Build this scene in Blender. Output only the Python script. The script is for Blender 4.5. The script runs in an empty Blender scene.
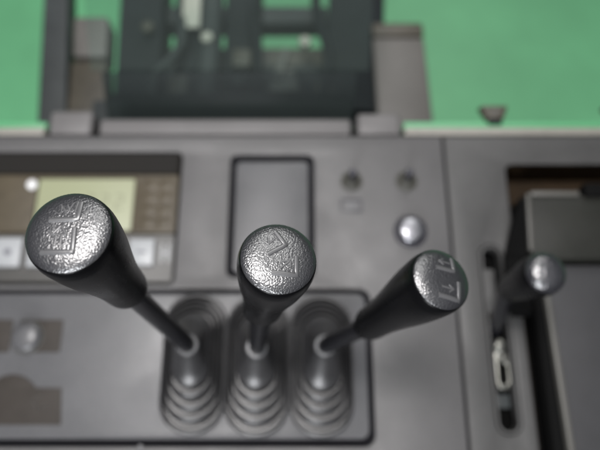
import bpy, bmesh, math, random
from mathutils import Vector, Matrix
random.seed(7)
scene = bpy.context.scene
COL = scene.collection
MM = 0.001
Z0 = 1.05                       # height of the console top above the floor (m)

def W(x, y, z):                 # console millimetres -> world metres
    return Vector((x * MM, y * MM, Z0 + z * MM))

# ------------------------------------------------------------------ camera
cam_data = bpy.data.cameras.new('camera')
cam = bpy.data.objects.new('camera', cam_data)
COL.objects.link(cam)
cam.location = W(0, 0, 550)
cam.rotation_euler = (math.radians(18.5), 0, 0)
cam_data.lens = 35.0
cam_data.sensor_width = 36.0
cam_data.clip_start = 0.01
cam_data.clip_end = 50
cam_data.dof.use_dof = True
cam_data.dof.focus_distance = 0.292
cam_data.dof.aperture_fstop = 3.8
cam_data.dof.aperture_blades = 7
scene.camera = cam

# ------------------------------------------------------------------ light
world = bpy.data.worlds.new('World')
scene.world = world
world.use_nodes = True
bg = world.node_tree.nodes['Background']
bg.inputs[1].default_value = 0.75
# a bright hall roof overhead that fades to dim walls at the horizon
wn, wl = world.node_tree.nodes, world.node_tree.links
wtc = wn.new('ShaderNodeTexCoord')
wsep = wn.new('ShaderNodeSeparateXYZ')
wramp = wn.new('ShaderNodeValToRGB')
wramp.color_ramp.elements[0].position = 0.10
wramp.color_ramp.elements[0].color = (0.045, 0.047, 0.05, 1)
wramp.color_ramp.elements[1].position = 0.95
wramp.color_ramp.elements[1].color = (0.62, 0.64, 0.66, 1)
e_ = wramp.color_ramp.elements.new(0.5)
e_.color = (0.19, 0.20, 0.21, 1)
wl.new(wtc.outputs['Generated'], wsep.inputs[0])
wl.new(wsep.outputs['Z'], wramp.inputs['Fac'])
wl.new(wramp.outputs['Color'], bg.inputs[0])

def area(name, loc, target, sx, sy, power, color):
    d = bpy.data.lights.new(name, 'AREA')
    d.shape = 'RECTANGLE'
    d.size, d.size_y = sx, sy
    d.energy = power
    d.color = color
    o = bpy.data.objects.new(name, d)
    COL.objects.link(o)
    o.location = loc
    o.rotation_euler = (Vector(target) - Vector(loc)).to_track_quat('-Z', 'Y').to_euler()
    return o

area('hall_lamp_overhead', (-0.24, 0.30, Z0 + 1.9), (-0.12, 0.1, Z0), 0.42, 0.55, 35, (1.0, 0.97, 0.96))
area('hall_lamp_rear', (-0.38, -1.6, Z0 + 0.95), (-0.1, 0.1, Z0), 0.6, 1.3, 40, (0.95, 0.97, 1.0))
area('hall_lamp_front', (0.5, 3.0, Z0 + 2.6), (0, 1.6, 0.0), 1.6, 1.2, 46, (1.0, 1.0, 0.98))

scene.view_settings.view_transform = 'Standard'
scene.view_settings.look = 'None'
scene.view_settings.exposure = 0.0
scene.view_settings.gamma = 1.0

# ------------------------------------------------------------------ materials
def material(name, color, rough=0.5, metallic=0.0, spec=0.5, bump=None, mottle=0.0, mottle_scale=60,
             rough_var=0.0, emit=None, coat=0.0, dust=0.0, ior=1.5):
    m = bpy.data.materials.new(name)
    m.use_nodes = True
    nt = m.node_tree
    N, L = nt.nodes, nt.links
    b = N['Principled BSDF']
    b.inputs['Roughness'].default_value = rough
    b.inputs['Metallic'].default_value = metallic
    b.inputs['Specular IOR Level'].default_value = spec
    b.inputs['Coat Weight'].default_value = coat
    b.inputs['IOR'].default_value = ior
    b.inputs['Base Color'].default_value = (*color, 1)
    tc = N.new('ShaderNodeTexCoord')
    if mottle > 0 or dust > 0:
        n = N.new('ShaderNodeTexNoise')
        n.inputs['Scale'].default_value = mottle_scale
        n.inputs['Detail'].default_value = 5
        n.inputs['Roughness'].default_value = 0.65
        L.new(tc.outputs['Object'], n.inputs['Vector'])
        r = N.new('ShaderNodeValToRGB')
        r.color_ramp.elements[0].position = 0.3
        r.color_ramp.elements[1].position = 0.7
        r.color_ramp.elements[0].color = (*[c * (1 - mottle) for c in color], 1)
        r.color_ramp.elements[1].color = (*[min(1, c * (1 + mottle)) for c in color], 1)
        L.new(n.outputs['Fac'], r.inputs['Fac'])
        out = r.outputs['Color']
        if dust > 0:
            n2 = N.new('ShaderNodeTexNoise')
            n2.inputs['Scale'].default_value = 900
            n2.inputs['Detail'].default_value = 2
            L.new(tc.outputs['Object'], n2.inputs['Vector'])
            r2 = N.new('ShaderNodeValToRGB')
            r2.color_ramp.elements[0].position = 0.62
            r2.color_ramp.elements[1].position = 0.75
            L.new(n2.outputs['Fac'], r2.inputs['Fac'])
            mu = N.new('ShaderNodeMath'); mu.operation = 'MULTIPLY'
            mu.inputs[1].default_value = dust
            L.new(r2.outputs['Color'], mu.inputs[0])
            mx = N.new('ShaderNodeMixRGB')
            mx.inputs[2].default_value = (0.42, 0.41, 0.39, 1)
            L.new(mu.outputs[0], mx.inputs[0])
            L.new(out, mx.inputs[1])
            out = mx.outputs[0]
        L.new(out, b.inputs['Base Color'])
    if rough_var > 0:
        n = N.new('ShaderNodeTexNoise')
        n.inputs['Scale'].default_value = 25
        n.inputs['Detail'].default_value = 6
        L.new(tc.outputs['Object'], n.inputs['Vector'])
        mr = N.new('ShaderNodeMapRange')
        mr.inputs['From Min'].default_value = 0.3
        mr.inputs['From Max'].default_value = 0.7
        mr.inputs['To Min'].default_value = max(0.02, rough - rough_var)
        mr.inputs['To Max'].default_value = rough + rough_var
        L.new(n.outputs['Fac'], mr.inputs['Value'])
        L.new(mr.outputs['Result'], b.inputs['Roughness'])
    if bump:
        kind, scale, strength, dist = bump
        if kind == 'leather':
            # grain of moulded plastic: rounded irregular pebbles with fine noise over them
            nz = N.new('ShaderNodeTexNoise')
            nz.inputs['Scale'].default_value = scale * 0.5
            nz.inputs['Detail'].default_value = 2
            L.new(tc.outputs['Object'], nz.inputs['Vector'])
            mixv = N.new('ShaderNodeVectorMath'); mixv.operation = 'MULTIPLY_ADD'
            mixv.inputs[1].default_value = (0.0016, 0.0016, 0.0016)
            L.new(nz.outputs['Color'], mixv.inputs[0])
            L.new(tc.outputs['Object'], mixv.inputs[2])
            v = N.new('ShaderNodeTexVoronoi')
            v.feature = 'SMOOTH_F1'
            v.inputs['Scale'].default_value = scale
            v.inputs['Smoothness'].default_value = 0.6
            L.new(mixv.outputs[0], v.inputs['Vector'])
            n = N.new('ShaderNodeTexNoise')
            n.inputs['Scale'].default_value = scale * 1.1
            n.inputs['Detail'].default_value = 2
            L.new(tc.outputs['Object'], n.inputs['Vector'])
            ad = N.new('ShaderNodeMath'); ad.operation = 'MULTIPLY_ADD'
            ad.inputs[1].default_value = 0.9
            L.new(n.outputs['Fac'], ad.inputs[0])
            L.new(v.outputs['Distance'], ad.inputs[2])
            h = ad.outputs[0]
        else:
            n = N.new('ShaderNodeTexNoise')
            n.inputs['Scale'].default_value = scale
            n.inputs['Detail'].default_value = 3
            L.new(tc.outputs['Object'], n.inputs['Vector'])
            h = n.outputs['Fac']
        bp = N.new('ShaderNodeBump')
        bp.inputs['Strength'].default_value = strength
        bp.inputs['Distance'].default_value = dist
        L.new(h, bp.inputs['Height'])
        L.new(bp.outputs['Normal'], b.inputs['Normal'])
    if emit:
        b.inputs['Emission Color'].default_value = (*emit[0], 1)
        b.inputs['Emission Strength'].default_value = emit[1]
    return m

M = {}
M['panel'] = material('grey_moulded_plastic', (0.074, 0.072, 0.073), 0.46, bump=('noise', 1400, 0.25, 0.0006), mottle=0.10, mottle_scale=14, rough_var=0.08, dust=0.25)
M['plate'] = material('smooth_grey_plastic', (0.074, 0.074, 0.078), 0.36, bump=('noise', 1400, 0.2, 0.0005), mottle=0.08, mottle_scale=18, rough_var=0.08, dust=0.2)
M['side'] = material('shaded_grey_plastic', (0.046, 0.0455, 0.045), 0.5, bump=('noise', 1400, 0.25, 0.0006), mottle=0.12, mottle_scale=12, rough_var=0.08, dust=0.2)  # panel grey, colour darkened for the weaker light on the right
M['groove'] = material('black_gap_filler', (0.006, 0.006, 0.008), 0.7, spec=0.1)
M['body'] = material('charcoal_steel', (0.03, 0.03, 0.032), 0.55, mottle=0.2, mottle_scale=20)
M['grip'] = material('black_grip_plastic', (0.0035, 0.0035, 0.004), 0.27, spec=0.2, bump=('noise', 1100, 0.12, 0.0005), rough_var=0.06)
M['cap'] = material('black_leather_grain_plastic', (0.020, 0.020, 0.023), 0.29, spec=1.0, ior=1.75, bump=('leather', 1050, 0.33, 0.0006))
M['symbol'] = material('raised_plastic_symbol', (0.075, 0.075, 0.078), 0.34, spec=1.0)
M['gloss_cap'] = material('glossy_black_cap', (0.022, 0.022, 0.026), 0.25, spec=1.0, ior=1.7, bump=('noise', 330, 0.6, 0.0016), coat=0.0)
M['shaft'] = material('black_painted_steel', (0.010, 0.010, 0.012), 0.25, spec=0.6, bump=('noise', 500, 0.1, 0.0004))
M['collar'] = material('worn_grey_rubber_rim', (0.16, 0.16, 0.165), 0.35)
M['gaiter'] = material('dark_grey_rubber', (0.028, 0.0275, 0.029), 0.42, spec=0.9, bump=('noise', 700, 0.12, 0.0005), mottle=0.12, mottle_scale=40, rough_var=0.08)
M['recess'] = material('shaded_brown_recess_plastic', (0.012, 0.0105, 0.009), 0.6, spec=0.15)  # brown plastic with the recess's shading darkened into its colour
M['well'] = material('dark_brown_liner', (0.030, 0.019, 0.010), 0.6, spec=0.15, mottle=0.2, mottle_scale=30)
M['bezel'] = material('olive_brown_tinted_plastic', (0.062, 0.050, 0.032), 0.45, spec=0.3, mottle=0.15, mottle_scale=70)
M['lower_bezel'] = material('light_grey_plastic', (0.075, 0.073, 0.069), 0.45, mottle=0.06)
M['lcd'] = material('pale_green_lcd', (0.20, 0.21, 0.13), 0.35, emit=((0.50, 0.53, 0.34), 0.20))
M['lcd_ink'] = material('lcd_segment_ink', (0.16, 0.17, 0.105), 0.4)
M['key'] = material('white_key_plastic', (0.31, 0.32, 0.33), 0.4, bump=('noise', 500, 0.1, 0.0004))
M['key_mark'] = material('grey_key_print', (0.10, 0.10, 0.12), 0.5)
M['lamp'] = material('white_indicator_lens', (0.5, 0.5, 0.5), 0.2, emit=((1, 1, 1), 0.25))
M['chrome'] = material('brushed_bright_metal', (0.29, 0.29, 0.31), 0.33, metallic=1.0, bump=('noise', 160, 0.35, 0.002))
M['dark_ring'] = material('dark_ring_plastic', (0.02, 0.02, 0.03), 0.4)
M['toggle'] = material('dark_olive_rubber', (0.045, 0.044, 0.037), 0.5)
M['sticker'] = material('brown_printed_film', (0.033, 0.028, 0.024), 0.55, spec=0.2, mottle=0.12, mottle_scale=50)
M['print'] = material('pale_print', (0.05, 0.046, 0.042), 0.5, spec=0.2)
M['grey_print'] = material('embossed_grey_plate', (0.105, 0.105, 0.11), 0.5)
M['pale_strip'] = material('pale_beige_seal', (0.22, 0.21, 0.185), 0.5, mottle=0.08)
M['green_paint'] = material('green_painted_edge', (0.09, 0.32, 0.15), 0.4)
M['floor'] = material('green_painted_floor', (0.128, 0.405, 0.195), 0.5, mottle=0.13, mottle_scale=2.5)
M['cowl'] = material('cowl_grey_plastic', (0.115, 0.11, 0.11), 0.5, mottle=0.08, mottle_scale=20)
M['mast'] = material('blackened_steel', (0.012, 0.015, 0.017), 0.65, spec=0.15, mottle=0.25, mottle_scale=18)
M['mast_grey'] = material('dark_grey_steel', (0.035, 0.040, 0.041), 0.6, spec=0.3, mottle=0.2, mottle_scale=22)
M['brown_steel'] = material('olive_greased_steel', (0.050, 0.044, 0.032), 0.5, mottle=0.3, mottle_scale=30)
M['guard'] = material('warm_grey_steel', (0.095, 0.09, 0.083), 0.5, mottle=0.12, mottle_scale=14)
M['cream'] = material('cream_plastic', (0.22, 0.21, 0.165), 0.35, mottle=0.06)
M['white_tag'] = material('off_white_tag', (0.45, 0.42, 0.37), 0.45)
M['flap'] = material('dark_olive_lid', (0.014, 0.0145, 0.012), 0.45, spec=0.25, mottle=0.12, mottle_scale=30, rough_var=0.08)
M['lid'] = material('mid_grey_lid', (0.031, 0.031, 0.033), 0.48, spec=0.3, mottle=0.1, mottle_scale=20, rough_var=0.08)
M['trim'] = material('pale_trim_and_lit_edge', (0.075, 0.073, 0.066), 0.45)
M['worn_metal'] = material('worn_brass_plated_steel', (0.17, 0.17, 0.155), 0.36, metallic=1.0, bump=('noise', 220, 0.6, 0.002), rough_var=0.15)
M['void'] = material('black_interior_and_shade', (0.004, 0.004, 0.004), 0.8, spec=0.06)  # near-black; on the storage box it stands in for deep shade

# ------------------------------------------------------------------ helpers
def put(o, parent=None):
    COL.objects.link(o)
    if parent:
        o.parent = parent
    return o

def thing(name, label, cat, base, group=None):
    o = bpy.data.objects.new(name, None)
    o.empty_display_size = 0.02
    o.location = W(*base)
    COL.objects.link(o)
    o['label'] = label
    o['category'] = cat
    if group:
        o['group'] = group
    return o

def base_of(parent):
    """world position of the thing a part belongs to"""
    p = Vector((0, 0, 0))
    while parent:
        p += parent.location
        parent = parent.parent
    return p

def finish(name, bm, mat, parent=None, smooth=True, angle=35):
    """link a bmesh given in console millimetres as one mesh object"""
    off = base_of(parent)
    for v in bm.verts:
        v.co = W(*v.co) - off
    bmesh.ops.recalc_face_normals(bm, faces=bm.faces)
    me = bpy.data.meshes.new(name)
    bm.to_mesh(me)
    bm.free()
    if smooth:
        for p in me.polygons:
            p.use_smooth = True
        me.set_sharp_from_angle(angle=math.radians(angle))
    me.materials.append(M[mat])
    return put(bpy.data.objects.new(name, me), parent)

def round_rect(x0, y0, x1, y1, r, n=6):
    pts = []
    rs = r if isinstance(r, (tuple, list)) else (r, r, r, r)     # bl, br, tr, tl
    for (cx, cy, a0, rr) in ((x0, y0, 180, rs[0]), (x1, y0, 270, rs[1]), (x1, y1, 0, rs[2]), (x0, y1, 90, rs[3])):
        if rr <= 0:
            pts.append((cx, cy)); continue
        sx = 1 if cx == x0 else -1
        sy = 1 if cy == y0 else -1
        for k in range(n + 1):
            a = math.radians(a0 + 90 * k / n)
            pts.append((cx + sx * rr + rr * math.cos(a), cy + sy * rr + rr * math.sin(a)))
    return pts

def plate(name, loops, z_top, thick, bevel, mat, parent):
    """flat sheet with rounded edges; the first loop is its outline, the others are openings"""
    cu = bpy.data.curves.new(name, 'CURVE')
    cu.dimensions = '2D'
    cu.fill_mode = 'BOTH'
    cu.extrude = (thick / 2 - bevel) * MM
    cu.bevel_depth = bevel * MM
    cu.bevel_resolution = 2
    cu.offset = -bevel * MM
    for lp in loops:
        s = cu.splines.new('POLY')
        s.points.add(len(lp) - 1)
        for p, (x, y) in zip(s.points, lp):
            p.co = (x * MM, y * MM, 0, 1)
        s.use_cyclic_u = True
    tmp = bpy.data.objects.new('tmp_outline', cu)
    COL.objects.link(tmp)
    dg = bpy.context.evaluated_depsgraph_get()
    me = bpy.data.meshes.new_from_object(tmp.evaluated_get(dg))
    bpy.data.objects.remove(tmp)
    bpy.data.curves.remove(cu)
    bm = bmesh.new()
    bm.from_mesh(me)
    bpy.data.meshes.remove(me)
    bmesh.ops.remove_doubles(bm, verts=bm.verts, dist=1e-6)
    for v in bm.verts:
        v.co = Vector((v.co.x / MM, v.co.y / MM, v.co.z / MM + z_top - thick / 2))
    return finish(name, bm, mat, parent, angle=30)

def loft(bm, rings, cap0=True, cap1=True):
    vr = [[bm.verts.new(p) for p in r] for r in rings]
    n = len(vr[0])
    for a, b in zip(vr, vr[1:]):
        for i in range(n):
            j = (i + 1) % n
            bm.faces.new((a[i], a[j], b[j], b[i]))
    if cap0:
        bm.faces.new(vr[0][::-1])
    if cap1:
        bm.faces.new(vr[-1])
    return bm

def frame(axis, xref=(1, 0, 0)):
    z = Vector(axis).normalized()
    x = Vector(xref)
    x = (x - z * x.dot(z)).normalized()
    return x, z.cross(x), z

def spline(pts, per=6):
    """Catmull-Rom through 2-D profile points"""
    out = []
    P = [pts[0]] + list(pts) + [pts[-1]]
    for i in range(1, len(P) - 2):
        p0, p1, p2, p3 = P[i - 1], P[i], P[i + 1], P[i + 2]
        for k in range(per):
            t = k / per
            out.append(tuple(0.5 * ((2 * b) + (-a + c) * t + (2 * a - 5 * b + 4 * c - d) * t * t + (-a + 3 * b - 3 * c + d) * t ** 3)
                             for a, b, c, d in zip(p0, p1, p2, p3)))
    out.append(tuple(pts[-1]))
    return out

def lathe(profile, origin, axis, n=48, bm=None, closed_end=True, closed_start=True):
    """profile: (radius, distance along axis)"""
    bm = bm or bmesh.new()
    x, y, z = frame(axis)
    o = Vector(origin)
    rings = []
    for r, s in profile:
        r = max(r, 0.02)
        rings.append([o + z * s + x * (r * math.cos(2 * math.pi * k / n)) + y * (r * math.sin(2 * math.pi * k / n)) for k in range(n)])
    return loft(bm, rings, closed_start, closed_end)

def tube(path, radius, n=16, bm=None):
    bm = bm or bmesh.new()
    P = [Vector(p) for p in path]
    rings = []
    for i, p in enumerate(P):
        t = (P[min(i + 1, len(P) - 1)] - P[max(i - 1, 0)]).normalized()
        x, y, z = frame(t, (1, 0.1, 0.05) if abs(t.x) < 0.9 else (0, 1, 0.1))
        r = radius[i] if isinstance(radius, (list, tuple)) else radius
        rings.append([p + x * (r * math.cos(2 * math.pi * k / n)) + y * (r * math.sin(2 * math.pi * k / n)) for k in range(n)])
    return loft(bm, rings)

def box(x0, x1, y0, y1, z0, z1, bevel=1.0, bm=None, seg=2):
    bm = bm or bmesh.new()
    g = bmesh.ops.create_cube(bm, size=1)
    vs = g['verts']
    for v in vs:
        v.co = Vector(((x0 + x1) / 2 + v.co.x * (x1 - x0), (y0 + y1) / 2 + v.co.y * (y1 - y0), (z0 + z1) / 2 + v.co.z * (z1 - z0)))
    if bevel > 0:
        es = list({e for v in vs for e in v.link_edges})
        bmesh.ops.bevel(bm, geom=es, offset=bevel, segments=seg, affect='EDGES', profile=0.5)
    return bm

def hexa(bottom, top, bevel=1.0, bm=None):
    """solid between two quads (each four points, same winding)"""
    bm = bm or bmesh.new()
    b = [bm.verts.new(p) for p in bottom]
    t = [bm.verts.new(p) for p in top]
    bm.faces.new(b[::-1]); bm.faces.new(t)
    for i in range(4):
        j = (i + 1) % 4
        bm.faces.new((b[i], b[j], t[j], t[i]))
    if bevel > 0:
        es = list({e for v in b + t for e in v.link_edges})
        bmesh.ops.bevel(bm, geom=es, offset=bevel, segments=2, affect='EDGES', profile=0.5)
    return bm

def beam(p, q, w, h, bevel=2, bm=None):
    """square bar from p to q, w wide across x, h deep"""
    p, q = Vector(p), Vector(q)
    x, y, z = frame(q - p, (1, 0, 0) if abs((q - p).normalized().x) < 0.9 else (0, 1, 0))
    ring = lambda c: [c + x * (sx * w / 2) + y * (sy * h / 2) for sx, sy in ((-1, -1), (1, -1), (1, 1), (-1, 1))]
    return hexa(ring(p), ring(q), bevel, bm)

# ------------------------------------------------------------------ the setting
bm = bmesh.new()
F = 9000
vs = [bm.verts.new(p) for p in ((-F, 279, -1050), (F, 279, -1050), (F, F, -1050), (-F, F, -1050))]
bm.faces.new(vs)
fl = finish('floor', bm, 'floor', None, smooth=False)
fl['kind'] = 'structure'
bm = bmesh.new()
vs = [bm.verts.new(p) for p in ((-F, -F, -1050), (F, -F, -1050), (F, 278.5, -1050), (-F, 278.5, -1050))]
bm.faces.new(vs)
fl = finish('platform_floor', bm, 'body', None, smooth=False)
fl['kind'] = 'structure'

# ------------------------------------------------------------------ control console
console = thing('control_console', 'grey moulded plastic control console carrying the levers, switches and display', 'console', (0, 100, -1050))

DISP = round_rect(-362, 123.5, -121.5, 264, 7)
TRAY = round_rect(-71.5, 131, 14.5, 260.5, 7)
LEV = round_rect(-362, -22.5, 67, 119, (4, 10, 10, 4))
plate('top_panel', [round_rect(-372, -120, 148.2, 282, 2), DISP, TRAY, LEV], 0, 6, 1.2, 'panel', console)
plate('lever_plate', [round_rect(-358, -16.0, 61.8, 114.6, (3, 8, 8, 3))], 0.6, 5, 1.0, 'plate', console)
plate('storage_tray', [round_rect(-65.6, 136.5, 8.6, 253.6, 5)], -1.5, 5, 1.2, 'plate', console)
SLOT = round_rect(175.2, -13, 199.0, 164, 11)
WELL = round_rect(211, -110, 352, 250, (4, 8, 8, 8))
plate('side_panel', [round_rect(150.6, -120, 372, 282, 2), SLOT, WELL], -0.3, 6, 1.2, 'side', console)
# dark carcass under the sheets, with open wells for the display, slot and box
bm = bmesh.new()
box(-372, -368, -120, 282, -60, -5, 0, bm)
box(-120, 174, -120, 282, -60, -5.2, 0, bm)
box(-367, -120.5, -120, 121, -60, -5.4, 0, bm)
box(-367, -120.5, 267, 282, -60, -5.4, 0, bm)
box(199.5, 208.5, -120, 282, -60, -5.3, 0, bm)
box(175, 199, -120, -15, -60, -5.3, 0, bm)
box(175, 199, 166, 282, -60, -5.3, 0, bm)
box(209, 371, 253, 282, -60, -5.3, 0, bm)
box(355, 371, -120, 252, -60, -5.3, 0, bm)
box(209, 354, -120, -113, -60, -5.3, 0, bm)
box(-360, 360, -115, 278, -1050, -61, 0, bm)
finish('carcass', bm, 'groove', console, smooth=False)
# rear lip: pale seal and thin green edge
for nm, m_, y0, y1, z in (('edge_seal', 'pale_strip', 283.5, 292, 1.0), ('green_edge', 'green_paint', 292.6, 300, -2.0)):
    for x0, x1 in ((-372, -268.5), (110, 372)):
        finish(nm, box(x0, x1, y0, y1, z - 22, z, 1.0), m_, console)

# toggle switches
def toggle(x, y, lean):
    bm = lathe(spline([(9.6, -1.5), (9.6, 0.6), (8.2, 2.4), (6.0, 3.8), (5.0, 5.0), (4.4, 7.0), (3.6, 8.0)], 3), (x, y, 0), (0, 0, 1), 32)
    t = finish('toggle_switch', bm, 'toggle', console)
    bm = tube([(x, y, 6), (x + lean * 0.2, y + 0.8, 10), (x + lean * 0.6, y + 1.8, 14), (x + lean, y + 2.8, 18), (x + lean, y + 3.0, 19.2)], [2.8, 3.0, 3.6, 4.1, 2.6], 20)
    finish('toggle_bat', bm, 'dark_ring', t)
    finish('toggle_nut', lathe([(11.4, -1.2), (11.4, 0.3), (10.8, 0.9), (9.4, 0.9)], (x, y, 0), (0, 0, 1), 28), 'toggle', t)
toggle(52.5, 231.0, 0.0)
toggle(108.6, 231.0, 0.3)
lp = plate('switch_label', [round_rect(40.6, 197.5, 62.4, 211.5, 1.5), round_rect(42.2, 199.1, 60.8, 209.9, 1)], 0.5, 1.2, 0.2, 'dark_ring', console)
lp = plate('switch_label', [round_rect(47.2, 200.2, 57.8, 208.8, 1)], 0.45, 1.0, 0.2, 'grey_print', console)
# bright push button in a dark ring
pb = finish('push_button', lathe(spline([(12.8, 2), (13.0, 6), (12.4, 8.2), (10.4, 9.6), (7.2, 10.4), (3.6, 10.8), (0, 10.9)], 4), (109.1, 177, 0), (0, 0, 1), 48), 'chrome', console)
finish('button_ring', lathe(spline([(16.2, -1), (16.3, 2.5), (15.6, 4.2), (14.0, 4.6), (13.2, 3.0)], 3), (109.1, 177, 0), (0, 0, 1), 48), 'dark_ring', pb)
# printed film labels and round button at the left of the lever plate
lb = plate('printed_label', [round_rect(-300, 59.5, -269.5, 89.5, 1.5)], 1.2, 0.9, 0.15, 'sticker', console)
lb = plate('printed_label', [round_rect(-262, 59.5, -222.5, 89.5, 1.5)], 1.2, 0.9, 0.15, 'sticker', console)
hump = [(-300, -4.0), (-213, -4.0), (-216.5, 27.7), (-236, 27.7)]
hump += [(-262 + 26.5 * math.cos(math.radians(a)), 13 + 26.5 * math.sin(math.radians(a))) for a in range(34, 147, 8)]
hump += [(-288, 27.7), (-300, 27.7)]
lb = plate('printed_label', [hump], 1.2, 0.9, 0.15, 'sticker', console)
bm = beam((-242, 16, 1.5), (-233, 22, 1.5), 1.2, 0.5, 0)
beam((-242, 16, 1.5), (-233, 9, 1.5), 1.2, 0.5, 0, bm)
beam((-238, 9, 1.5), (-226, 14, 1.5), 1.2, 0.5, 0, bm)
finish('printed_arrow', bm, 'print', lb)
rb = finish('round_button', lathe(spline([(14.0, 0), (14.0, 4.0), (12.6, 6.4), (9.5, 8.2), (5, 9.2), (0, 9.4)], 4), (-253.5, 73.5, 0.6), (0, 0, 1), 48), 'plate', console)
finish('button_ring', lathe([(15.4, 0), (15.4, 1.6), (14.4, 2.2), (13.6, 2.2)], (-253.5, 73.5, 0.5), (0, 0, 1), 48), 'toggle', rb)
# seam in the lever plate below the gaiters and four small fixing screws
finish('seam_cover', box(-143, -139, -27.5, -20.5, -3, 0.9, 0.5), 'plate', console)

# ------------------------------------------------------------------ display unit
disp = thing('display_unit', 'recessed display unit with pale green screen, olive bezel and white keys', 'display', (-240, 190, -20))
bm = bmesh.new()
l0 = round_rect(-361, 124.5, -122.5, 263, 6.5)
l1 = round_rect(-357, 127, -126, 246.5, 5)
rings = [[(x, y, -0.5) for x, y in l0], [(x, y, -1.5) for x, y in l0], [(x, y, -16) for x, y in l1], [(x, y, -24) for x, y in l1]]
loft(bm, rings, False, True)
finish('housing', bm, 'recess', disp)
plate('bezel', [round_rect(-355, 180.5, -127, 245.2, 3), round_rect(-274, 183.2, -172.5, 241.2, 2)], -15.5, 5, 0.8, 'bezel', disp)
sc_ = plate('screen', [round_rect(-273.4, 183.8, -173.1, 240.6, 1.5)], -16.4, 2.0, 0.4, 'lcd', disp)
# faint segments of the read-out
bm = bmesh.new()
for dx in (-222, -207, -192):
    for (x0, x1, y0, y1) in ((0, 8, 0, 1.3), (0, 8, 8, 9.3), (0, 8, 16, 17.3), (0, 1.3, 1, 8), (6.7, 8, 9, 16)):
        box(dx + x0, dx + x1, 206 + y0, 206 + y1, -16.45, -16.3, 0, bm)
finish('readout', bm, 'lcd_ink', sc_)
# divided brown field to the right of the screen
bm = bmesh.new()
for i in range(2):
    for j in range(4):
        box(-163 + i * 16, -149.5 + i * 16, 186 + j * 14, 197.5 + j * 14, -15.6, -15.0, 0.3, bm)
finish('legend_field', bm, 'bezel', disp)
plate('key_strip', [round_rect(-355, 129.5, -127, 179.4, 3)], -15.8, 5, 0.8, 'lower_bezel', disp)
def key(x0, x1, y0, y1, mark):
    k = finish('key', box(x0, x1, y0, y1, -16.5, -11.5, 1.6, seg=3), 'key', disp)
    cx, cy = (x0 + x1) / 2, (y0 + y1) / 2
    if mark == 'dot':
        finish('key_symbol', lathe([(3.4, 0), (3.4, 0.35), (0, 0.36)], (cx, cy, -11.6), (0, 0, 1), 24), 'key_mark', k)
    elif mark == 'dash':
        finish('key_symbol', box(cx - 5, cx + 5, cy - 1, cy + 1, -11.6, -11.25, 0), 'key_mark', k)
key(-345, -310, 144, 175, None)
key(-306, -279, 144, 175, 'dot')
key(-273, -243, 144, 175, 'dash')
key(-237, -208, 144, 175, 'dot')
key(-203, -176, 144, 175, None)
key(-171.5, -146, 145.5, 173.5, 'dash')
finish('key_symbol', box(-140.5, -138.5, 150, 169, -15.9, -15.5, 0), 'key', disp)
finish('key_symbol', box(-133, -131, 150, 169, -15.9, -15.5, 0), 'key', disp)
finish('key_symbol', box(-138.5, -133, 158.5, 160.5, -15.9, -15.5, 0), 'key', disp)
finish('indicator_lamp', lathe(spline([(5.6, 0), (5.4, 2), (3.8, 3.4), (0, 4)], 4), (-280, 233.5, -15.6), (0, 0, 1), 28), 'lamp', disp)

# ------------------------------------------------------------------ control levers
def stadium(cx, cy, w, l, z, n=64):
    """oval ring, half width w, half length l along y"""
    pts = []
    s = max(0.0, l - w)
    for k in range(n):
        a = 2 * math.pi * (k + 0.5) / n
        pts.append((cx + w * math.cos(a), cy + w * math.sin(a) + (s if math.sin(a) > 0 else -s), z))
    return pts

def gaiter(parent, cx, cy, tx, ty):
    prof = []                                                     # (half width, half length, height, shift along y)
    w, l, z, d = 29.0, 63.0, -1.0, 0.0
    prof += [(w + 0.3, l + 0.3, z, d), (w, l, 3.0, d), (w, l, 8.0, d), (w - 0.3, l - 0.3, 9.6, d), (w - 1.0, l - 1.0, 10.6, d)]
    z = 10.6
    for k in range(4):                                            # pleats: rounded ring, then a deep fold
        prof += [(w - 1.55, l - 3.3, z + 0.1, d + 0.2), (w - 1.75, l - 3.8, z - 0.9, d + 0.5), (w - 1.9, l - 4.2, z - 9.6, d + 1.0), (w - 3.0, l - 6.6, z - 9.6, d + 1.4)]
        w -= 3.0; l -= 7.6; d += 2.5 + random.uniform(-0.7, 0.7)
        prof += [(w - 0.2, l - 0.3, z - 2.0, d), (w, l, z + 0.6, d), (w - 0.1, l - 0.2, z + 2.0, d), (w - 0.45, l - 0.9, z + 3.6, d), (w - 0.9, l - 1.9, z + 4.6, d), (w - 1.3, l - 2.8, z + 5.2, d + 0.1)]
        z += 5.4
    prof += [(w - 1.5, l - 3.1, z, d), (w - 1.7, l - 3.5, z + 0.4, d)]
    w, l, z = w - 1.7, l - 3.5, z + 0.4
    top_w, top_z = 9.0, 57.0
    for k in range(1, 11):
        t = k / 10
        prof.append((w + (top_w - w) * (t ** 0.9), l + (top_w - l) * (t ** 0.95), z + (top_z - z) * (t ** 1.3), d))
    prof += [(8.8, 8.8, 57.6, d), (7.9, 7.9, 57.2, d), (7.6, 7.6, 50, d)]
    rings = []
    for (pw, pl, pz, pd) in prof:
        t = max(0, min(1, (pz - 32) / (top_z - 32)))
        bx_, by_ = cx + (tx - cx) * 0.4 * min(1, max(0, pz) / 32), cy + pd
        rings.append(stadium(bx_ + (tx - bx_) * t, by_ + (ty - by_) * t, pw, pl, pz))
    g = finish('gaiter', loft(bmesh.new(), rings, False, False), 'gaiter', parent, angle=60)
    finish('gaiter_rim', lathe(spline([(7.6, -1), (8.8, -0.4), (9.0, 0.5), (8.2, 1.2), (7.5, 0.8)], 3), (tx, ty, 57.2), (0, 0, 1), 40), 'collar', g)
    return g

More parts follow.
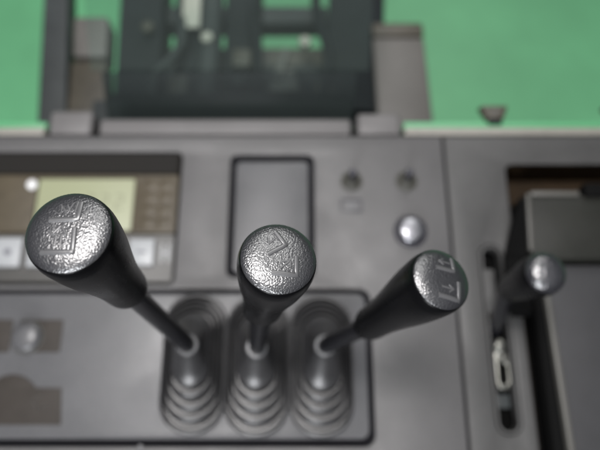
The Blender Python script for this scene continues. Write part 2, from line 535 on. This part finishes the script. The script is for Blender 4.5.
DOME = 5.2
def dome(r, R):                    # height of the cap surface at radius r
    q = min(1.0, r / (R * 1.035))
    return DOME * (1 - 0.22 * q * q) * max(0.0, 1 - q ** 4.2) ** 0.55

def ridge(bm, pts, origin, fr, R, width, height):
    """raised moulded line following the cap's dome; pts in units of the cap radius"""
    x, y, z = fr
    P = []
    for a, b in zip(pts, pts[1:]):
        for k in range(5):
            P.append(Vector(a).lerp(Vector(b), k / 5))
    P.append(Vector(pts[-1]))
    rings = []
    for i, p in enumerate(P):
        t = (P[min(i + 1, len(P) - 1)] - P[max(i - 1, 0)]).normalized()
        s = Vector((-t.y, t.x))
        ring = []
        for u, h in ((-1, -0.6), (-0.85, 0.55), (-0.55, 0.95), (0.55, 0.95), (0.85, 0.55), (1, -0.6)):
            q = p * R + s * (u * width / 2)
            ring.append(Vector(origin) + x * q.x + y * q.y + z * (dome(q.length, R) + h * height))
        rings.append(ring)
    loft(bm, rings)

def lever(label, cap, neck_dir, foot, gait, R, length, symbol, spin=0.0):
    t = thing('control_lever', label, 'lever', (gait[0], gait[1], 0.6), 'control levers with black knobs on the console')
    fr = frame(neck_dir)
    x, y, z = fr
    if spin:
        x, y = x * math.cos(spin) + y * math.sin(spin), y * math.cos(spin) - x * math.sin(spin)
        fr = (x, y, z)
    o = Vector(cap)
    k = R / 19.0
    L = length
    gp = [(18.2, 0.2), (19.0, 1.15), (19.45, 0.6), (19.85, -0.9), (20.15, -3.6), (20.25, -8), (19.6, -0.20 * L), (18.2, -0.34 * L), (16.0, -0.50 * L), (14.0, -0.66 * L),
          (12.9, -0.80 * L), (12.5, -0.92 * L), (11.8, -0.975 * L), (10.0, -L), (7.6, -L - 0.4)]
    prof = spline([(r * k, s) for r, s in gp], 5)
    g = finish('grip', lathe(prof, o, z, 72), 'grip', t, angle=60)
    # domed cap with moulded grain
    Rc = 19.0 * k
    cp = [(Rc * 0.985, -0.6), (Rc * 0.997, 0.3)] + [(Rc * q, dome(Rc * q, Rc)) for q in (1.0, 0.999, 0.995, 0.987, 0.975, 0.955, 0.93, 0.90, 0.86, 0.80, 0.72, 0.62, 0.5, 0.36, 0.22, 0.08, 0.0)]
    c = finish('cap', lathe(spline(cp, 3), o, z, 96), 'cap', g, angle=70)
    bm = bmesh.new()
    for wd, pts in symbol:
        ridge(bm, pts, o, fr, Rc, wd, 0.75 if wd > 2 else 0.34)
    finish('symbol', bm, 'symbol', c, angle=50)
    # steel rod from the grip down into the rubber gaiter
    nk = o - z * (L - 3)
    ft = Vector(foot)
    down = (ft - nk).normalized()
    path = [o - z * (L - 14), nk - z * 4]
    a0, a1 = nk - z * 4, ft
    for i in range(1, 11):
        q = i / 10
        path.append(a0.lerp(a1, q))
    path.append(a1 + (a1 - a0).normalized() * 16)
    finish('shaft', tube(path, 7.0, 28), 'shaft', t, angle=60)
    finish('shaft_sleeve', lathe(spline([(7.6, 0), (8.8, -1), (8.9, -6), (8.2, -8), (7.1, -8.4)], 3), o - z * (L - 1), z, 36), 'grip', t)
    gaiter(t, gait[0], gait[1], foot[0], foot[1])
    return t

# moulded pictograms: an upright fork (mast and tines) with arrows
raise_lower = [
    (2.9, [(0.28, 0.70), (0.27, 0.25), (-0.40, 0.25)]),
    (1.2, [(0.20, 0.72), (0.17, 0.40)]),
    (1.2, [(-0.20, 0.66), (0.00, 0.40), (0.10, 0.68)]),
    (0.8, [(-0.32, 0.48), (-0.14, 0.36), (-0.16, 0.62)]),
    (0.8, [(-0.02, 0.62), (0.06, 0.44)]),
    (2.9, [(0.22, 0.03), (0.23, -0.56), (-0.52, -0.53)]),
    (1.3, [(-0.20, -0.40), (-0.18, -0.10), (-0.30, -0.12), (-0.10, 0.10), (0.04, -0.14), (-0.06, -0.12), (-0.07, -0.42)]),
    (1.2, [(-0.36, -0.02), (-0.24, -0.18)]),
]
tilt = [
    (2.9, [(0.45, 0.02), (0.46, -0.52), (-0.20, -0.48)]),
    (1.3, [(0.06, -0.16), (0.30, -0.12), (0.29, -0.32)]),
    (1.2, [(0.28, -0.13), (0.02, -0.36)]),
    (2.9, [(-0.30, 0.02), (0.16, 0.32), (-0.12, 0.70)]),
    (1.3, [(-0.44, 0.42), (-0.28, 0.30), (-0.30, 0.50)]),
    (1.2, [(-0.28, 0.32), (-0.10, 0.52)]),
]
shift = [
    (2.9, [(0.32, 0.74), (0.34, 0.27), (-0.30, 0.29)]),
    (1.3, [(-0.16, 0.54), (0.20, 0.52)]),
    (1.2, [(-0.02, 0.64), (-0.17, 0.54), (-0.02, 0.44)]),
    (2.9, [(0.50, -0.06), (0.52, -0.66), (-0.22, -0.62)]),
    (1.3, [(-0.12, -0.32), (0.30, -0.34)]),
    (1.2, [(0.14, -0.22), (0.31, -0.34), (0.14, -0.46)]),
]
lever('black lever with a raised upright fork pictogram pair on its knob, beside the display', (-107.8, 82.8, 290), (-0.035, 0.085, 1.0), (-93.8, 59.6, 55), (-97, 50.5), 20.1, 90, raise_lower, spin=0.03)
lever('black lever with a slanted tilt pictogram on its knob, standing below the storage tray', (-11.4, 79.4, 256), (0.17, 0.15, 1.0), (-36, 57.6, 55), (-39.5, 48.5), 19.7, 80, tilt)
lever('black lever leaning right with arrow pictograms on its knob, below the bright push button', (81.2, 77, 219), (0.36, 0.14, 0.93), (20.9, 59.0, 55), (18.5, 48.5), 18.4, 92, shift, spin=-0.08)

# ------------------------------------------------------------------ lever in the slot, and its gate
gate = thing('lever_gate', 'narrow slotted lever gate with cream latch in the right panel', 'lever gate', (187, 75, -25))
bm = bmesh.new()
outer = round_rect(176.2, -12, 198.0, 163, 10)
inner = round_rect(178.6, -9.6, 195.6, 160.6, 8)
loft(bm, [[(x, y, z) for x, y in lp] for lp, z in ((outer, -14), (outer, -0.8), (inner, -0.8), (inner, -14))], False, False)
finish('gate_rim', bm, 'side', gate, smooth=False)
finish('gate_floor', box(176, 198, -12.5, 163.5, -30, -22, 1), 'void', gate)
finish('slide_plate', box(179.4, 189.5, 97, 140, -16, -3.5, 1.5), 'side', gate)
finish('slide_plate', box(183.0, 194.5, 92, 116, -18, -6, 1.5), 'guard', gate)
finish('latch_button', lathe(spline([(7.6, -8), (7.6, 0), (6.4, 2.6), (3.4, 4.2), (0, 4.6)], 4), (187.4, 66, -4), (0, 0, 1), 32), 'worn_metal', gate)
lo = plate('latch_loop', [round_rect(180, 26, 195.0, 64, 6.5), round_rect(185.0, 32, 190.6, 50, 2.6)], -3, 7, 2.2, 'worn_metal', gate)
finish('slide_plate', box(180.4, 194.2, 10, 23, -18, -12, 1.5), 'mast_grey', gate)

sl = thing('slot_lever', 'short lever with a glossy grey end cap standing in the right slot', 'lever', (187, 84, -20))
cap_p = Vector((185.5, 105.8, 120)); ax = Vector((0.16, 0.02, 1.0)).normalized()
foot = Vector((186.5, 80, -12))
gp = [(16.0, 0.5), (16.7, -2), (16.9, -7), (16.2, -17), (14.4, -30), (12.2, -44), (10.8, -54), (9.6, -57), (6.5, -58)]
g = finish('grip', lathe(spline(gp, 5), cap_p, ax, 56), 'grip', sl, angle=60)
finish('cap', lathe(spline([(16.3, -1.5), (16.1, 0.6), (15.2, 3.0), (13.0, 5.4), (9.5, 7.3), (5, 8.5), (0, 8.9)], 5), cap_p, ax, 64), 'gloss_cap', g, angle=70)
e = cap_p - ax * 50
finish('shaft', tube([e, e - ax * 10] + [(e - ax * 10).lerp(foot, q / 6) for q in range(1, 7)], [8, 7.5, 7, 6.6, 6.4, 6.2, 6, 6], 24), 'shaft', sl, angle=60)

# ------------------------------------------------------------------ storage box in the right well
bx = thing('storage_box', 'dark lidded box with pale trim and lit edges set in the right hand well', 'storage box', (280, 80, -60))
bm = bmesh.new()
lw0 = round_rect(211.8, -109, 351, 249, (4, 8, 8, 8))
loft(bm, [[(x, y, -1.2) for x, y in lw0], [(x, y, -42) for x, y in lw0]], False, True)
finish('well_liner', bm, 'well', bx)
finish('well_floor', box(212.5, 350, -108, 214, -41.8, -24, 1), 'void', bx)  # shadowed gap around the box, its shade put in as black colour
finish('body', box(222, 346, -105, 214, -23.5, 4, 3), 'void', bx)
plate('lid', [[(236.5, -104), (347, -104), (347, 140), (231.0, 140), (231.4, 108)]], 11, 8, 1.5, 'lid', bx)
finish('lid_trim', hexa([(232.2, -104.2, 6), (238.6, -104.2, 6), (233.4, 139.5, 6), (227.6, 139.5, 6)],
                        [(232.8, -104.2, 14), (238.0, -104.2, 14), (232.8, 139.5, 14), (228.2, 139.5, 14)], 1.2), 'trim', bx)
# raised flap behind the lid
finish('flap', hexa([(219.5, 142.5, 4.5), (347, 142.5, 4.5), (347, 208, 4.5), (220.5, 208, 4.5)],
                    [(217.0, 142.5, 22), (347, 142.5, 22), (347, 206, 27), (218.6, 206, 27)], 2.5), 'flap', bx)
finish('flap_lit_edge_trim', hexa([(215.0, 151, 20), (219.0, 151, 20), (221.0, 206.0, 25), (216.4, 206.0, 25)],
                         [(215.2, 151, 24.5), (218.6, 151, 24.5), (220.4, 206.0, 30), (216.8, 206.0, 30)], 1.0), 'trim', bx)  # pale trim colour carries the flap's lit edge
finish('flap_lit_edge_trim', box(221.5, 268, 203.8, 208.8, 24, 29.4, 1.0), 'trim', bx)
finish('hinge_block', box(272, 300, 203, 216, 18, 33, 2.5), 'void', bx)
bm = hexa([(200, 92, 0.2), (216, 92, 0.2), (217.5, 146, 0.2), (199.5, 146, 0.2)],
          [(193, 95, 14), (214.5, 95, 14), (215, 146, 20), (191.5, 146, 20)], 0.8)
hexa([(199.5, 146.3, 0.2), (217.5, 146.3, 0.2), (220, 206, 0.2), (216, 206, 0.2)],
     [(191.5, 146.3, 20), (215, 146.3, 20), (216, 204, 27), (212.6, 204, 27)], 0.8, bm)
finish('cheek', bm, 'void', bx)  # box side in shadow, the shade painted as black

# ------------------------------------------------------------------ truck front: cowl, chassis, guards, mast
cowl = thing('front_cowl', 'row of grey cowl blocks behind the rear edge of the console', 'cowl', (-90, 310, -60))
def cowl_block(x0, x1, y1, z):
    finish('cowl_block', box(x0, x1, 284.5, y1, z - 60, z, 4, seg=3), 'cowl', cowl)
cowl_block(-266, -220.5, 314, -2)
cowl_block(-213.0, 54.5, 305, -3)
cowl_block(60.5, 107, 311, -2)
finish('backing', box(-263, 104, 286, 300, -80, -20, 1), 'void', cowl)

def clip(x, lab):
    c = thing('edge_clip', lab, 'clip', (x, 300, -2), 'dark clips on the rear edge of the console')
    finish('clip_body', hexa([(x - 9, 301, -6), (x + 9, 301, -6), (x + 16, 318, -8), (x - 16, 318, -8)],
                             [(x - 8, 301, 4), (x + 8, 301, 4), (x + 14.5, 317, 3), (x - 14.5, 317, 3)], 1.5), 'brown_steel', c)
    finish('clip_jaw', box(x - 7, x + 7, 296.5, 302, -8, 1.5, 1), 'mast', c)
    finish('clip_screw', lathe([(3.2, 0), (3.2, 1.2), (2.4, 1.9), (0, 2.0)], (x, 309, 3.4), (0, 0, 1), 20), 'guard', c)
clip(206.5, 'dark tapered clip on the green rear edge, nearer the middle of the console')
clip(338, 'dark clip on the green rear edge at the far right of the picture')

chassis = thing('truck_chassis', 'dark steel chassis deck in front of the console cowl', 'chassis', (-90, 400, -1050))
finish('deck', box(-262, 66, 318, 384, -1040, -96, 5), 'mast_grey', chassis)
finish('deck_edge', box(-240, 60, 384.5, 396, -150, -100, 3), 'mast', chassis)
finish('pedestal', box(-350, 190, 318, 370, -1046, -190, 6), 'mast', chassis)

gl = thing('side_guard', 'olive grey guard plate rising left of the mast behind the cowl', 'guard', (-270, 400, -170), 'grey guard plates either side of the mast')
finish('guard_plate', hexa([(-300, 345, -150), (-246, 345, -150), (-258, 455, -150), (-306, 455, -150)],
                           [(-300, 345, -118), (-246, 345, -118), (-258, 455, -118), (-306, 455, -118)], 4), 'brown_steel', gl)
finish('guard_head', hexa([(-303, 457, -150), (-256, 457, -150), (-260, 522, -150), (-309, 522, -150)],
                          [(-303, 457, -112), (-256, 457, -112), (-260, 522, -112), (-309, 522, -112)], 6), 'guard', gl)
finish('guard_leg', box(-300, -250, 345, 372, -1050, -151, 3), 'brown_steel', gl)
gr = thing('side_guard', 'pale warm grey guard plate right of the mast with a brown top band', 'guard', (135, 420, -170), 'grey guard plates either side of the mast')
finish('guard_plate', hexa([(100, 345, -150), (172.5, 345, -150), (168, 492, -150), (98, 492, -150)],
                           [(100, 345, -118), (172.5, 345, -118), (168, 492, -118), (98, 492, -118)], 4), 'guard', gr)
finish('guard_head', hexa([(98, 493, -150), (168, 493, -150), (167, 514, -150), (97, 514, -150)],
                          [(98, 493, -116), (168, 493, -116), (167, 514, -116), (97, 514, -116)], 3), 'brown_steel', gr)
finish('guard_leg', box(102, 170, 345, 372, -1050, -151, 3), 'mast', gr)

rail = thing('side_rail', 'thin dark rail running forward past the left guard plate', 'rail', (-335, 470, -170))
finish('rail_bar', hexa([(-338, 350, -160), (-300, 350, -160), (-335, 640, -160), (-368, 640, -160)],
                        [(-338, 350, -120), (-300, 350, -120), (-331, 640, -120), (-366, 640, -120)], 4), 'mast_grey', rail)
finish('rail_post', box(-335, -303, 352, 380, -1050, -161, 3), 'mast', rail)

mast = thing('lifting_mast', 'dark steel lifting mast with crossbars and hoses beyond the cowl', 'mast', (-90, 480, -200))
def m_beam(nm, p, q, w, h, mat): return finish(nm, beam(p, q, w, h, 3), mat, mast)
m_beam('upright', (-216, 388, -160), (-226, 680, -150), 60, 60, 'mast')
m_beam('upright', (70, 388, -160), (86, 680, -150), 78, 60, 'mast')
m_beam('upright', (-150, 430, -165), (-158, 680, -155), 44, 50, 'mast')
m_beam('upright', (-84, 430, -160), (-88, 680, -150), 36, 50, 'mast')
m_beam('upright', (-62, 430, -170), (-60, 680, -160), 12, 30, 'mast')
m_beam('cross_member', (-250, 412, -170), (66, 412, -170), 56, 50, 'mast')
m_beam('cross_member', (-250, 452, -175), (66, 452, -175), 44, 40, 'mast_grey')
m_beam('cross_member', (-200, 487, -190), (60, 487, -190), 58, 30, 'brown_steel')
m_beam('cross_member', (-200, 446, -200), (60, 446, -200), 50, 30, 'mast')
m_beam('cross_member', (-250, 560, -175), (40, 560, -175), 30, 34, 'mast_grey')
finish('hydraulic_cylinder', tube([(-124, 400, -128), (-122, 480, -126), (-121, 560, -124)], 15, 24), 'mast_grey', mast)
finish('cylinder_cap', lathe(spline([(8, 0), (8, 5), (6, 7), (0, 8)], 3), (-124, 484, -112), (0, 0, 1), 24), 'white_tag', mast)
finish('maker_tag', hexa([(-160, 505, -118), (-136, 505, -118), (-137, 566, -118), (-162, 566, -118)],
                         [(-160, 505, -114), (-136, 505, -114), (-137, 566, -114), (-162, 566, -114)], 1), 'white_tag', mast)
finish('bolt', lathe(spline([(8, 0), (8, 6), (6, 8), (0, 9)], 3), (6.5, 484, -122), (0, 0, 1), 24), 'white_tag', mast)
finish('bolt', lathe(spline([(9, 0), (9, 5), (6, 8), (0, 9)], 3), (-122, 434, -140), (0, 0, 1), 24), 'green_paint', mast)
finish('bolt', lathe(spline([(8, 0), (8, 5), (5, 8), (0, 9)], 3), (-83, 432, -138), (0, 0, 1), 24), 'mast_grey', mast)
finish('bolt', lathe(spline([(9, 0), (9, 5), (6, 8), (0, 9)], 3), (-206, 505, -118), (0, 0, 1), 24), 'brown_steel', mast)
finish('chain_anchor', hexa([(-46, 414, -145), (4, 414, -145), (-4, 452, -145), (-36, 452, -145)],
                            [(-42, 416, -128), (0, 416, -128), (-8, 450, -128), (-32, 450, -128)], 3), 'guard', mast)
finish('chain_anchor', beam((-30, 430, -128), (-18, 478, -126), 10, 10, 2), 'guard', mast)
finish('hose', tube([(-60 + 5 * math.sin(i * 0.5), 410 + i * 14, -118 + 6 * math.sin(i * 0.35)) for i in range(14)], 6, 16), 'mast', mast)
finish('hose', tube([(30 + 8 * math.sin(i * 0.4), 405 + i * 13, -122 + 5 * math.sin(i * 0.5)) for i in range(14)], 7, 16), 'mast', mast)
finish('hose', tube([(-196, 400, -122), (-190, 430, -112), (-170, 452, -110), (-158, 480, -116), (-160, 520, -118)], 6, 16), 'mast_grey', mast)
finish('spacer', box(-176, -150, 404, 440, -140, -126, 3), 'brown_steel', mast)
finish('spacer', box(-92, -66, 452, 480, -140, -126, 3), 'brown_steel', mast)
finish('spacer', box(20, 44, 402, 430, -140, -128, 3), 'brown_steel', mast)

# low smoked shield standing on the cowl in front of the mast
def tinted(name, tint, base, mix, rough):
    sm = bpy.data.materials.new(name)
    sm.use_nodes = True
    sn, sl_ = sm.node_tree.nodes, sm.node_tree.links
    for n in list(sn):
        if n.type == 'BSDF_PRINCIPLED':
            sn.remove(n)
    tr = sn.new('ShaderNodeBsdfTransparent'); tr.inputs[0].default_value = (*tint, 1)
    gs = sn.new('ShaderNodeBsdfPrincipled')
    gs.inputs['Base Color'].default_value = (*base, 1)
    gs.inputs['Roughness'].default_value = rough
    mxs = sn.new('ShaderNodeMixShader'); mxs.inputs[0].default_value = mix
    sl_.new(tr.outputs[0], mxs.inputs[1]); sl_.new(gs.outputs[0], mxs.inputs[2])
    sl_.new(mxs.outputs[0], sn['Material Output'].inputs['Surface'])
    return sm
M['smoke'] = tinted('smoked_acrylic', (0.55, 0.60, 0.59), (0.055, 0.065, 0.065), 0.20, 0.35)
M['clear'] = tinted('hazy_clear_acrylic', (0.86, 0.91, 0.89), (0.14, 0.17, 0.16), 0.055, 0.4)  # clear sheet with a weak grey-green diffuse veil
shield = thing('smoked_shield', 'smoky see-through shield standing between the cowl and the dark mast', 'shield', (-80, 318, -30))
finish('pane', hexa([(-220, 309, -60), (60, 309, -60), (60, 312.5, -60), (-220, 312.5, -60)],
                    [(-222, 368, -14), (64, 368, -14), (64, 371.5, -16), (-222, 371.5, -16)], 0.6), 'smoke', shield)
finish('foot', box(-222, 64, 305, 312, -70, -52, 1), 'mast', shield)
finish('upper_pane', hexa([(-236, 372.5, -18), (78, 372.5, -18), (78, 375.5, -19.5), (-236, 375.5, -19.5)],
                          [(-242, 520, 62), (84, 520, 62), (84, 523, 60.5), (-242, 523, 60.5)], 0.6), 'clear', shield)
